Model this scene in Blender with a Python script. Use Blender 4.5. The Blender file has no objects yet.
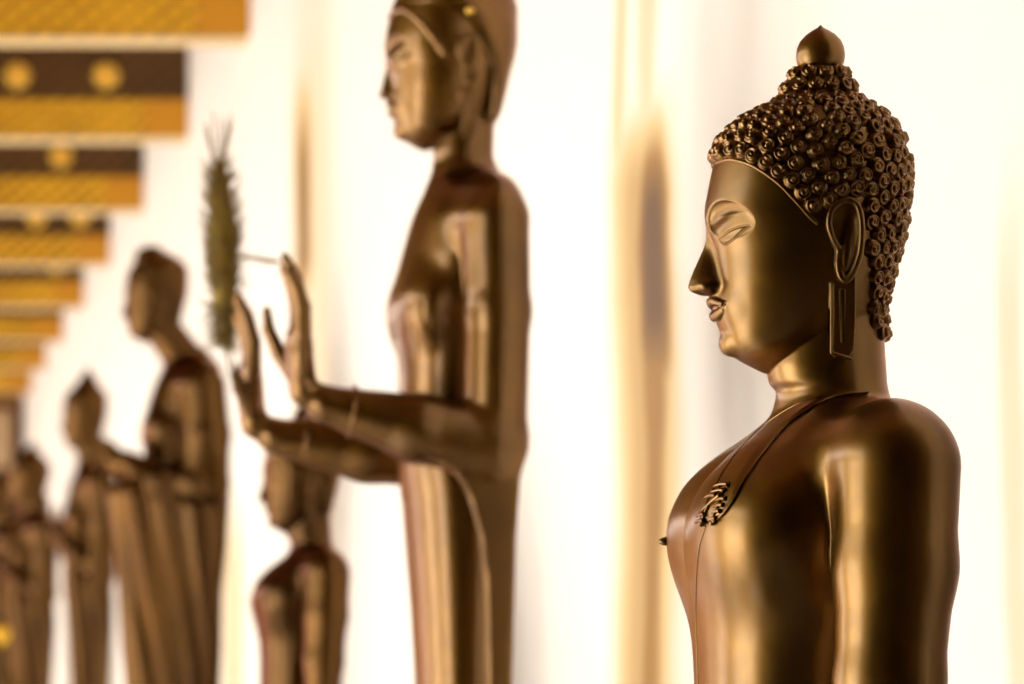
import bpy, math, random
import numpy as np
from mathutils import Vector, Matrix
random.seed(7); np.random.seed(7)
SC = bpy.context.scene
COL = SC.collection

# ---------------------------------------------------------------- camera, sky, light, exposure
EYE = 1.6            # camera height
FP = 3840.0          # focal length in pixels (135 mm)
VX, VY = -129.0, 652.0   # vanishing point of the gallery in the picture
cd = bpy.data.cameras.new('camera'); cam = bpy.data.objects.new('camera', cd); COL.objects.link(cam)
cam.location = (0, 0, EYE); cam.rotation_euler = (math.radians(90), 0, 0)
cd.sensor_width = 36.0; cd.lens = FP * 36.0 / 1024.0
cd.shift_x = (512 - VX) / 1024.0; cd.shift_y = (VY - 342) / 1024.0
cd.clip_start = 0.05; cd.clip_end = 400
cd.dof.use_dof = True; cd.dof.focus_distance = 3.93; cd.dof.aperture_fstop = 5.8
SC.camera = cam
SC.view_settings.view_transform = 'Standard'; SC.view_settings.look = 'None'
SC.view_settings.gamma = 1.0; SC.view_settings.use_curve_mapping = False
SC.view_settings.exposure = 2.68
w = bpy.data.worlds.new('sky'); SC.world = w; w.use_nodes = True
bg = w.node_tree.nodes['Background']
bg.inputs['Color'].default_value = (1.0, .98, .90, 1); bg.inputs['Strength'].default_value = 1.0
sun = bpy.data.lights.new('sun', 'SUN'); so = bpy.data.objects.new('sun', sun); COL.objects.link(so)
sun.energy = 2.0; sun.angle = math.radians(1.0); sun.color = (1, .99, .93)
so.rotation_euler = (0, math.radians(-38), math.radians(12))
SC.cycles.use_denoising = True
SC.cycles.max_bounces = 8

# ---------------------------------------------------------------- materials
def nodes(name):
    m = bpy.data.materials.new(name); m.use_nodes = True
    nt = m.node_tree; b = nt.nodes['Principled BSDF']
    return m, nt, b
def N(nt, t, **kw):
    n = nt.nodes.new(t)
    for k, v in kw.items():
        if k in n.inputs.keys(): n.inputs[k].default_value = v
        else: setattr(n, k, v)
    return n
def ramp(nt, fac, stops):
    r = nt.nodes.new('ShaderNodeValToRGB'); e = r.color_ramp.elements
    while len(e) < len(stops): e.new(0.5)
    for el, (p, c) in zip(e, stops): el.position = p; el.color = (*c, 1)
    nt.links.new(fac, r.inputs['Fac']); return r
def simple(name, col, rough=0.5, metal=0.0):
    m, nt, b = nodes(name)
    b.inputs['Base Color'].default_value = (*col, 1); b.inputs['Roughness'].default_value = rough; b.inputs['Metallic'].default_value = metal
    return m
def bronze(name, base, worn, rough=0.3, coat=0.16, scale=1.0, cw=.9):
    m, nt, b = nodes(name); L = nt.links.new
    tc = N(nt, 'ShaderNodeTexCoord')
    mp = N(nt, 'ShaderNodeMapping'); mp.inputs['Scale'].default_value = (5*scale, 5*scale, 2.2*scale)
    L(tc.outputs['Object'], mp.inputs['Vector'])
    n1 = N(nt, 'ShaderNodeTexNoise', Scale=1.6, Detail=6.0, Roughness=.62); L(mp.outputs['Vector'], n1.inputs['Vector'])
    r1 = ramp(nt, n1.outputs['Fac'], [(.38, base), (.72, worn)])
    L(r1.outputs['Color'], b.inputs['Base Color'])
    n2 = N(nt, 'ShaderNodeTexNoise', Scale=60*scale, Detail=4.0); L(tc.outputs['Object'], n2.inputs['Vector'])
    r2 = ramp(nt, n2.outputs['Fac'], [(.3, (rough-.04,)*3), (.7, (rough+.07,)*3)])
    L(r2.outputs['Color'], b.inputs['Roughness'])
    b.inputs['Metallic'].default_value = 1.0
    b.inputs['Coat Weight'].default_value = cw; b.inputs['Specular Tint'].default_value = (.75, .42, .12, 1); b.inputs['Coat Roughness'].default_value = coat; b.inputs['Coat IOR'].default_value = 1.64
    return m
M = {}
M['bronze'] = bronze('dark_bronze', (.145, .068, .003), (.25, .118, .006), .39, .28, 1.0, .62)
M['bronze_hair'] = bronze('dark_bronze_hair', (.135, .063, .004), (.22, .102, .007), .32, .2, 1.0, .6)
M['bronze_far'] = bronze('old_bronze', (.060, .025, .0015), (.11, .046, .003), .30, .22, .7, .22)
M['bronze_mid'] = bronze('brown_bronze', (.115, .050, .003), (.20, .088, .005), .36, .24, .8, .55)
M['gold'] = simple('gold_leaf', (.95, .62, .12), .3, 1.0)
M['stone'] = simple('pale_marble', (.72, .68, .62), .35)

def wall_material():
    m, nt, b = nodes('white_plaster'); L = nt.links.new
    tc = N(nt, 'ShaderNodeTexCoord'); sp = N(nt, 'ShaderNodeSeparateXYZ')
    nz = N(nt, 'ShaderNodeTexNoise', Scale=1.3, Detail=3.0); L(tc.outputs['Object'], nz.inputs['Vector'])
    L(tc.outputs['Object'], sp.inputs['Vector'])
    def mth(op, a, bb=None, c=None):
        n = nt.nodes.new('ShaderNodeMath'); n.operation = op
        for i, v in enumerate((a, bb, c)):
            if v is None: continue
            if isinstance(v, (int, float)): n.inputs[i].default_value = v
            else: L(v, n.inputs[i])
        return n.outputs[0]
    def mr(v, a, bb):
        n = nt.nodes.new('ShaderNodeMapRange'); n.interpolation_type = 'SMOOTHSTEP'
        n.inputs['From Min'].default_value = a; n.inputs['From Max'].default_value = bb; L(v, n.inputs['Value']); return n.outputs[0]
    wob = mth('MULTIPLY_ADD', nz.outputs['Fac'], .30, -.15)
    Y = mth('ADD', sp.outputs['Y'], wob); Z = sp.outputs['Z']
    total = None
    for (yc, hw, z0, z1, zf0, zf1, amt) in STREAKS:
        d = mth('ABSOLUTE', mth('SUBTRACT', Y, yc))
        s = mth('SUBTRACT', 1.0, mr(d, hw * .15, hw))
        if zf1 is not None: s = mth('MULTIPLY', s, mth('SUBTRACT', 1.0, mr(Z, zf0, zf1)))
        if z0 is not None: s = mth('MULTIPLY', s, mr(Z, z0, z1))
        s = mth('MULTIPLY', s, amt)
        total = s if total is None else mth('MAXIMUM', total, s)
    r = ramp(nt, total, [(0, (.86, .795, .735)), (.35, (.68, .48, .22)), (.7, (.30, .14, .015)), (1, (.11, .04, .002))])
    L(r.outputs['Color'], b.inputs['Base Color'])
    b.inputs['Roughness'].default_value = .6
    return m

def beam_material(name, dark, light, scale, metal=.25):
    m, nt, b = nodes(name); L = nt.links.new
    tc = N(nt, 'ShaderNodeTexCoord')
    mp = N(nt, 'ShaderNodeMapping'); mp.inputs['Rotation'].default_value = (0, math.radians(38), 0); L(tc.outputs['Object'], mp.inputs['Vector'])
    w1 = N(nt, 'ShaderNodeTexWave', Scale=scale, Distortion=.6); w1.wave_type = 'BANDS'; w1.bands_direction = 'Z'; w1.inputs['Detail'].default_value = 1.0
    L(mp.outputs['Vector'], w1.inputs['Vector'])
    w2 = N(nt, 'ShaderNodeTexWave', Scale=scale, Distortion=.6); w2.wave_type = 'BANDS'; w2.bands_direction = 'X'
    L(mp.outputs['Vector'], w2.inputs['Vector'])
    mx = nt.nodes.new('ShaderNodeMath'); mx.operation = 'MULTIPLY_ADD'; mx.inputs[1].default_value = .7
    L(w1.outputs['Fac'], mx.inputs[0])
    m2 = nt.nodes.new('ShaderNodeMath'); m2.operation = 'MULTIPLY'; m2.inputs[1].default_value = .3; L(w2.outputs['Fac'], m2.inputs[0]); L(m2.outputs[0], mx.inputs[2])
    n1 = N(nt, 'ShaderNodeTexNoise', Scale=3.0, Detail=3.0); L(tc.outputs['Object'], n1.inputs['Vector'])
    ad = nt.nodes.new('ShaderNodeMath'); ad.operation = 'MULTIPLY_ADD'; ad.inputs[1].default_value = .9; L(n1.outputs['Fac'], ad.inputs[0]); L(mx.outputs[0], ad.inputs[2])
    r = ramp(nt, ad.outputs[0], [(.45, dark), (1.15 if False else 1.0, light)])
    L(r.outputs['Color'], b.inputs['Base Color']); b.inputs['Roughness'].default_value = .5; b.inputs['Metallic'].default_value = metal
    return m

# ---------------------------------------------------------------- object helpers
def mesh_obj(name, V, F, mat, parent=None, loc=None, smooth=True, normals=None):
    me = bpy.data.meshes.new(name)
    V = np.asarray(V, dtype=np.float32)
    if isinstance(F, np.ndarray) and F.ndim == 2:
        n = F.shape[1]
        me.vertices.add(len(V)); me.vertices.foreach_set('co', V.ravel())
        me.loops.add(F.size); me.loops.foreach_set('vertex_index', F.ravel().astype(np.int32))
        me.polygons.add(len(F)); me.polygons.foreach_set('loop_start', np.arange(0, F.size, n, dtype=np.int32))
        me.update(calc_edges=True); me.validate()
    else:
        me.from_pydata([tuple(map(float, v)) for v in V], [], [tuple(int(i) for i in f) for f in F])
    me.polygons.foreach_set('use_smooth', [smooth] * len(me.polygons))
    if normals is not None and len(normals) == len(me.vertices):
        me.normals_split_custom_set_from_vertices([tuple(map(float, n)) for n in normals])
    me.materials.append(mat); me.update()
    o = bpy.data.objects.new(name, me); COL.objects.link(o)
    if parent is not None: o.parent = parent
    if loc is not None: o.location = loc
    return o
class MB:
    def __init__(s): s.V = []; s.F = []
    def add(s, V, F):
        k = len(s.V); s.V += [tuple(v) for v in V]; s.F += [tuple(i + k for i in f) for f in F]
    def box(s, x0, x1, y0, y1, z0, z1, bev=0.0):
        if bev <= 0:
            V = [(x, y, z) for x in (x0, x1) for y in (y0, y1) for z in (z0, z1)]
            s.add(V, [(0, 1, 3, 2), (4, 6, 7, 5), (0, 4, 5, 1), (2, 3, 7, 6), (0, 2, 6, 4), (1, 5, 7, 3)]); return
        rings = []
        for z, i in ((z0, bev), (z0 + bev, 0), (z1 - bev, 0), (z1, bev)):
            rings.append([(x0 + i + (0 if i else 0), y0 + i, z), (x1 - i, y0 + i, z), (x1 - i, y1 - i, z), (x0 + i, y1 - i, z)])
        s.rings(rings, True, True)
    def rings(s, rings, cap0=True, cap1=True):
        n = len(rings[0]); V = [p for r in rings for p in r]; F = []
        for i in range(len(rings) - 1):
            for j in range(n):
                a = i * n + j; b = i * n + (j + 1) % n
                F.append((a, b, b + n, a + n))
        if cap0: F.append(tuple(range(n - 1, -1, -1)))
        if cap1: F.append(tuple((len(rings) - 1) * n + j for j in range(n)))
        s.add(V, F)
    def lathe(s, c, prof, n=32, flat=1.0):
        s.rings([[(c[0] + r * math.cos(2 * math.pi * j / n), c[1] + r * flat * math.sin(2 * math.pi * j / n), c[2] + z) for j in range(n)] for r, z in prof])
    def tube(s, P, R, n=10):
        P = [Vector(p) for p in P]
        if not hasattr(R, '__len__'): R = [R] * len(P)
        rings = []; up = None
        for i, p in enumerate(P):
            t = (P[min(i + 1, len(P) - 1)] - P[max(i - 1, 0)]).normalized()
            if up is None: up = t.orthogonal().normalized()
            up = (up - t * up.dot(t)).normalized(); sd = t.cross(up)
            rings.append([tuple(p + (up * math.cos(2 * math.pi * j / n) + sd * math.sin(2 * math.pi * j / n)) * R[i]) for j in range(n)])
        s.rings(rings)
    def build(s, name, mat, parent=None, loc=None, smooth=True): return mesh_obj(name, s.V, s.F, mat, parent, loc, smooth)
def tag(o, label=None, cat=None, group=None, kind=None):
    if label: o['label'] = label
    if cat: o['category'] = cat
    if group: o['group'] = group
    if kind: o['kind'] = kind
    return o
def empty(name, loc):
    o = bpy.data.objects.new(name, None); COL.objects.link(o); o.location = loc; o.empty_display_size = .1; return o

# ---------------------------------------------------------------- the gallery
XW = 1.46                                   # the wall the statues stand along
# brown vertical streaks on the plaster: y, half width, z where it starts to fade in, fade out at the top, strength
STREAKS = [(7.26, .42, None, None, 2.48, 2.72, .55), (7.16, .22, 1.9, 2.25, 2.42, 2.70, 1.0), (7.18, .20, None, None, 2.35, 2.6, .72), (7.22, .14, None, None, None, None, .25), (7.47, .11, 2.45, 2.6, None, None, .30),
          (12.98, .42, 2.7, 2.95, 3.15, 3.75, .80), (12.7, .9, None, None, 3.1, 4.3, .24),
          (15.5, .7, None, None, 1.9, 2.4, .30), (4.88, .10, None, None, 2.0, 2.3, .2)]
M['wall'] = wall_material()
M['floor'] = simple('marble_floor', (.60, .56, .52), .25)
M['ground'] = simple('courtyard_marble', (.80, .77, .74), .5)
M['ceil'] = simple('lacquered_ceiling', (.16, .055, .015), .5)
M['gilt'] = beam_material('gilt_stencil', (.16, .068, .003), (.78, .42, .012), 5.0)
M['gilt_dark'] = beam_material('gilt_on_lacquer', (.010, .004, .001), (.12, .05, .004), 5.0)
M['gilt_plain'] = simple('gilt_plain', (.62, .28, .010), .5, .25)
M['soffit'] = simple('pale_soffit', (.66, .48, .22), .5)
M['endwall'] = simple('ochre_end_wall', (.34, .15, .03), .6)
M['pier'] = simple('pink_plaster', (.50, .33, .18), .6)
def struct(name, mb, mat, smooth=False):
    return tag(mb.build(name, mat, smooth=smooth), kind='structure')
ZB = EYE + 614 / 379.0 * XW                 # underside of the ceiling beams
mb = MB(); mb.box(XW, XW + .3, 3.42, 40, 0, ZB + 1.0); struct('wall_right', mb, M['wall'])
M['ochre'] = simple('added_ochre_plaster', (.20, .09, .025), .6)
ADDED_LINTEL = 2.39
M['wood'] = simple('dark_teak', (.05, .02, .006), .5)
mb = MB(); mb.box(XW, XW + .3, -7, 3.42, 0, ZB + .62); struct('added_dark_wall', mb, M['wood'])     # unseen dark wall beside the camera, added to darken the statues' reflections
mb = MB(); mb.box(-2.9, -2.6, -7, 3.05, 0, ZB + .62); struct('added_wall_left', mb, M['ochre'])  # unseen wall, added to keep daylight from behind off the bronze
mb = MB(); mb.box(-2.9, -2.6, 3.05, 40, ADDED_LINTEL, ADDED_LINTEL + .38, .01); mb.box(-2.9, -2.6, 3.05, 40, ADDED_LINTEL + 1.0, ZB + .62); struct('added_lintel_left', mb, M['wood'])      # unseen dark bands over the open side, added to shape reflections on the bronze
for k in range(12):
    yc = 5.75 + 2.86 * k
    mb = MB(); mb.box(-3.45, -2.45, yc - .33, yc + .33, 0, ADDED_LINTEL, .03); mb.box(-3.55, -2.35, yc - .43, yc + .43, 0, .35, .03); struct('added_column', mb, M['ochre'])  # unseen columns, added and made deep to block slanting light on the statues
mb = MB(); mb.box(-2.6, XW, -7, 40, -.15, 0); struct('floor', mb, M['floor'])
mb = MB(); mb.box(-45, -2.6, -40, 80, -.45, -.3); struct('ground', mb, M['ground'])
mb = MB(); mb.box(-2.9, XW, -7, 40, ZB + .62, ZB + .75); struct('ceiling', mb, M['ceil'])
mb = MB(); mb.box(-2.6, XW, 37, 37.2, 0, ZB + .62); struct('wall_end', mb, M['endwall'])
mb = MB(); mb.box(-2.6, XW, -7.2, -7, 0, ZB + .62); struct('wall_back', mb, M['wood'])
mb = MB(); mb.box(XW - .42, XW - .12, 36.5, 37, 0, EYE + 2.30, .02); struct('pilaster', mb, M['pier'])
PL = .55
mb = MB(); mb.box(.42, XW, -1, 36.4, 0, PL - .08); mb.box(.38, XW, -1, 36.4, PL - .08, PL, .02); struct('plinth_ledge', mb, M['stone'])
Y = 3840 * XW / 379.0; D1 = Y * .1946
gold_list = []
for k in range(-5, 8):
    y = Y + k * D1
    mb = MB(); mb.box(-2.9, XW, y + .012, y + .21, ZB + .005, ZB + .19, .004); bm_ = mb.build('ceiling_beam', M['gilt'], smooth=False); tag(bm_, kind='structure')
    if k < -1: continue
    mb = MB(); mb.box(-2.9, XW, y, y + .215, ZB - .0, ZB + .006); mb.build('soffit_board', M['soffit'], bm_, smooth=False)
    mb = MB(); mb.box(-2.9, XW, y + .02, y + .20, ZB + .19, ZB + .62); mb.build('frieze_panel', M['gilt_dark'], bm_, smooth=False)
    mb = MB(); mb.box(-2.9, XW, y + .004, y + .03, ZB + .18, ZB + .20, .003)
    mb.build('moulding', M['gilt_dark'], bm_, smooth=False)
    # gilt lotus rosettes and leaf tips along the frieze
    mb = MB(); mb.box(XW - .2, XW, y + .006, y + .03, ZB + .008, ZB + .182, .003); mb.build('end_panel', M['gilt_plain'], bm_, smooth=False)
    rng = random.Random(k + 20); x = -.3 + rng.random() * .2
    while x < XW - .15:
        mb = MB()
        for p in range(8):
            a = p * math.pi / 4
            c = (x + .045 * math.cos(a), y + .012, ZB + .29 + .045 * math.sin(a))
            mb.lathe((0, 0, 0), [(.001, -.02), (.018, -.008), (.02, .004), (.001, .012)], 8)
            n = 4 * 8
            for i in range(len(mb.V) - n, len(mb.V)):
                vx, vy, vz = mb.V[i]; mb.V[i] = (c[0] + vx, c[1] + vz * .8, c[2] + vy)
        mb.tube([(x, y + .016, ZB + .29), (x, y + .004, ZB + .29), (x, y - .012, ZB + .29)], [.03, .028, .008], 12)
        mb.build('rosette', M['gold'], bm_)
        x += .24 + rng.random() * .35

# ---------------------------------------------------------------- implicit sculpting toolkit
def smin(a, b, k):
    h = np.clip(.5 + .5 * (b - a) / k, 0, 1); return b + (a - b) * h - k * h * (1 - h)
def smax(a, b, k): return -smin(-a, -b, k)
def ell(x, y, z, c, r):
    q = np.sqrt(((x - c[0]) / r[0]) ** 2 + ((y - c[1]) / r[1]) ** 2 + ((z - c[2]) / r[2]) ** 2)
    return (q - 1) * min(r)
def caps(x, y, z, a, b, ra, rb):
    ax, ay, az = a; bx, by, bz = b[0] - ax, b[1] - ay, b[2] - az
    L = bx * bx + by * by + bz * bz
    t = np.clip(((x - ax) * bx + (y - ay) * by + (z - az) * bz) / L, 0, 1)
    return np.sqrt((x - ax - t * bx) ** 2 + (y - ay - t * by) ** 2 + (z - az - t * bz) ** 2) - (ra + (rb - ra) * t)
def chain(x, y, z, P, R, k=0):
    if not hasattr(R, '__len__'): R = [R] * len(P)
    f = None
    for i in range(len(P) - 1):
        g = caps(x, y, z, P[i], P[i + 1], R[i], R[i + 1]); f = g if f is None else (smin(f, g, k) if k else np.minimum(f, g))
    return f
def poly2(x, z, P):
    d = np.full(np.broadcast(x, z).shape, 1e9, dtype=np.float32); s = np.ones_like(d); n = len(P)
    for i in range(n):
        ax, az = P[i]; bx, bz = P[i - 1]; ex, ez = bx - ax, bz - az; wx, wz = x - ax, z - az
        t = np.clip((wx * ex + wz * ez) / (ex * ex + ez * ez), 0, 1)
        d = np.minimum(d, (wx - ex * t) ** 2 + (wz - ez * t) ** 2)
        c1 = z >= az; c2 = z < bz; c3 = ex * wz > ez * wx
        flip = (c1 & c2 & c3) | (~c1 & ~c2 & ~c3); s = np.where(flip, -s, s)
    return s * np.sqrt(d)
class Table:
    """horizontal cross-sections: picture row, front x, back x, half width"""
    def __init__(self, rows, sig=4.0, n=2.2):
        rows = np.array(rows, float); self.z0 = int(652 - rows[-1, 0]) - 30; self.z1 = int(652 - rows[0, 0]) + 30
        zz = np.arange(self.z0, self.z1 + 1.0); zr = (652 - rows[:, 0])[::-1]
        self.lo, self.hi = zr[0], zr[-1]
        self.c = []
        g = np.arange(-int(3 * sig), int(3 * sig) + 1); kern = np.exp(-.5 * (g / sig) ** 2); kern /= kern.sum()
        for i in (1, 2, 3):
            v = np.interp(zz, zr, rows[::-1, i]); vp = np.pad(v, len(g) // 2, mode='edge'); self.c.append(np.convolve(vp, kern, 'valid').astype(np.float32))
        self.zz = zz.astype(np.float32); self.n = n
    def at(self, z): return [np.interp(z, self.zz, c).astype(np.float32) for c in self.c]
    def f(self, x, y, z, cap=6.0):
        xf, xb, w_ = self.at(z); xc = (xf + xb) / 2; a = np.maximum((xb - xf) / 2, 1.0); w_ = np.maximum(w_, 1.0)
        q = ((np.abs(x - xc) / a) ** self.n + (np.abs(y) / w_) ** self.n) ** (1 / self.n)
        f = (q - 1) * np.minimum(a, w_)
        return smax(smax(f, z - self.hi, cap), self.lo - z, cap)
def near(px, py, yd):
    k = FP / (FP + yd); return ((px - VX) / k + VX, yd, (VY - py) / k)

def nets(f, ax, ay, az):
    """naive surface nets on a non-uniform grid, vertices then pulled onto f = 0"""
    ax, ay, az = (np.asarray(a, np.float32) for a in (ax, ay, az))
    F = np.empty((len(ax), len(ay), len(az)), np.float32)
    step = max(1, int(1.5e6 / (len(ax) * len(ay))))
    for k in range(0, len(az), step):
        F[:, :, k:k + step] = f(ax[:, None, None], ay[None, :, None], az[None, None, k:k + step])
    S = F < 0
    cnt = np.zeros(tuple(n - 1 for n in S.shape), np.int8)
    for i in (0, 1):
        for j in (0, 1):
            for k in (0, 1): cnt += S[i:S.shape[0] - 1 + i, j:S.shape[1] - 1 + j, k:S.shape[2] - 1 + k]
    act = (cnt > 0) & (cnt < 8); idx = np.full(act.shape, -1, np.int32)
    I, J, K = np.nonzero(act); idx[I, J, K] = np.arange(len(I))
    acc = np.zeros((len(I), 3), np.float64); num = np.zeros(len(I))
    A = (ax, ay, az); corners = [(i, j, k) for i in (0, 1) for j in (0, 1) for k in (0, 1)]
    for c in corners:
        for d in range(3):
            if c[d]: continue
            e = list(c); e[d] = 1
            fa = F[I + c[0], J + c[1], K + c[2]]; fb = F[I + e[0], J + e[1], K + e[2]]
            m = (fa < 0) != (fb < 0); t = np.where(m, fa / np.where(m, fa - fb, 1), 0)
            for q, (ar, base) in enumerate(zip(A, (I, J, K))):
                pa = ar[base + c[q]]; pb = ar[base + e[q]]; acc[:, q] += np.where(m, pa + (pb - pa) * t, 0)
            num += m
    V = acc / num[:, None]
    Q = []
    X = S[:-1, 1:-1, 1:-1] != S[1:, 1:-1, 1:-1]; i, j, k = np.nonzero(X); j += 1; k += 1
    q = np.stack([idx[i, j - 1, k - 1], idx[i, j, k - 1], idx[i, j, k], idx[i, j - 1, k]], 1); fl = S[i, j, k]
    q[~fl] = q[~fl][:, ::-1]; Q.append(q)
    X = S[1:-1, :-1, 1:-1] != S[1:-1, 1:, 1:-1]; i, j, k = np.nonzero(X); i += 1; k += 1
    q = np.stack([idx[i - 1, j, k - 1], idx[i - 1, j, k], idx[i, j, k], idx[i, j, k - 1]], 1); fl = S[i, j, k]
    q[~fl] = q[~fl][:, ::-1]; Q.append(q)
    X = S[1:-1, 1:-1, :-1] != S[1:-1, 1:-1, 1:]; i, j, k = np.nonzero(X); i += 1; j += 1
    q = np.stack([idx[i - 1, j - 1, k], idx[i, j - 1, k], idx[i, j, k], idx[i - 1, j, k]], 1); fl = S[i, j, k]
    q[~fl] = q[~fl][:, ::-1]; Q.append(q)
    Q = np.concatenate(Q)
    def ev(P): return f(P[:, 0].astype(np.float32), P[:, 1].astype(np.float32), P[:, 2].astype(np.float32)).astype(np.float64)
    def grad(P, h=.35):
        g = np.empty_like(P)
        for d in range(3):
            a = P.copy(); b = P.copy(); a[:, d] += h; b[:, d] -= h; g[:, d] = (ev(a) - ev(b)) / (2 * h)
        return g
    # relax tangentially, then project
    ed = np.concatenate([Q[:, [0, 1]], Q[:, [1, 2]], Q[:, [2, 3]], Q[:, [3, 0]]])
    deg = np.bincount(ed[:, 0], minlength=len(V)) + np.bincount(ed[:, 1], minlength=len(V))
    for it in range(2):
        nb = np.zeros_like(V)
        for d in range(3):
            nb[:, d] = np.bincount(ed[:, 0], weights=V[ed[:, 1], d], minlength=len(V)) + np.bincount(ed[:, 1], weights=V[ed[:, 0], d], minlength=len(V))
        V = V + .5 * (nb / np.maximum(deg, 1)[:, None] - V)
        g = grad(V); s = ev(V) / np.maximum((g ** 2).sum(1), .04)
        s = np.clip(s, -1.5, 1.5); V = V - g * s[:, None]
    g = grad(V, .6); nrm = g / np.maximum(np.linalg.norm(g, axis=1), 1e-6)[:, None]
    return V, Q, nrm
def axis(*seg):
    """axis((start, stop, step), ...) joined"""
    out = []
    for a, b, s in seg: out.append(np.arange(a, b, s))
    return np.concatenate(out)

# ---------------------------------------------------------------- the Buddha's head (shared shape; picture pixels of the nearest statue)
HEAD = Table([(100, 806, 836, 12), (106, 780, 860, 40), (113, 760, 873, 55), (123, 742, 885, 67), (136, 727, 894, 77), (150, 719, 900, 83),
              (165, 715, 903, 86), (185, 711, 903, 87), (205, 707, 901, 86), (219, 705, 900, 84), (232, 708, 898, 83), (250, 713, 893, 81), (280, 715, 885, 77),
              (303, 717, 880, 71), (320, 720, 872, 65), (335, 723, 855, 58), (345, 726, 835, 52), (352, 730, 815, 45), (358, 736, 800, 38),
              (364, 747, 790, 29), (370, 758, 780, 14), (374, 766, 770, 3)], 4.0, 2.15)
NOSE = [(222, 716, 3), (232, 710.5, 6), (240, 707, 8), (250, 703, 9.5), (260, 698.5, 11), (270, 694, 14), (280, 690, 17), (287, 688, 18), (291, 690, 16), (295, 697, 11)]
USH = Table([(58, 803, 837, 16), (64, 799, 839, 19), (75, 795, 843, 24), (90, 787, 851, 31), (106, 777, 860, 41), (118, 768, 867, 50)], 3.0, 2.0)
HELIX = [near(*p) for p in [(834, 240, -84), (829, 224, -87), (833, 208, -89), (847, 200, -90), (858, 206, -90), (862, 227, -90), (860, 254, -87), (853, 273, -84),
                            (846, 280, -81), (840, 275, -80), (838, 262, -80), (839, 250, -81), (834, 240, -84)]]
EARP = [(p[0], p[2]) for p in HELIX[:-1]]
def spline(P, n):
    P = [np.array(p, float) for p in P]; m = len(P) - 1; out = []
    for i in range(m):
        p0, p1, p2, p3 = P[(i - 1) % m], P[i], P[i + 1], P[(i + 2) % m]
        for t in np.arange(n) / n: out.append(tuple(.5 * (2 * p1 + (p2 - p0) * t + (2 * p0 - 5 * p1 + 4 * p2 - p3) * t * t + (3 * p1 - p0 - 3 * p2 + p3) * t ** 3)))
    return out + [out[0]]
HELIX = spline(HELIX, 3); EARP = [(p[0], p[2]) for p in HELIX[:-1]]
LOBE = [near(*p)[::2] for p in [(830, 283, -72), (856, 272, -76), (856, 320, -70), (854, 350, -66), (848, 359, -64), (835, 358, -64), (830, 352, -65)]]
def open_spline(P, n=4):
    P = [np.array(p, float) for p in P]; P = [2 * P[0] - P[1]] + P + [2 * P[-1] - P[-2]]; out = []
    for i in range(1, len(P) - 2):
        p0, p1, p2, p3 = P[i - 1:i + 3]
        for t in np.arange(n) / n: out.append(tuple(.5 * (2 * p1 + (p2 - p0) * t + (2 * p0 - 5 * p1 + 4 * p2 - p3) * t * t + (3 * p1 - p0 - 3 * p2 + p3) * t ** 3)))
    return out + [tuple(P[-2])]
LIP_U = open_spline([(711.4, 0, 349.0), (711.8, -6, 350.8), (714.4, -14, 348.6), (718.2, -22, 346.4), (725.0, -29.5, 347.4)])
LIP_L = open_spline([(716.2, 0, 336.0), (717.0, -9, 336.6), (719.4, -17, 340.0), (724.0, -26.5, 344.8)])
GROOVES = []          # eyelid lines, filled in below
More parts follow.
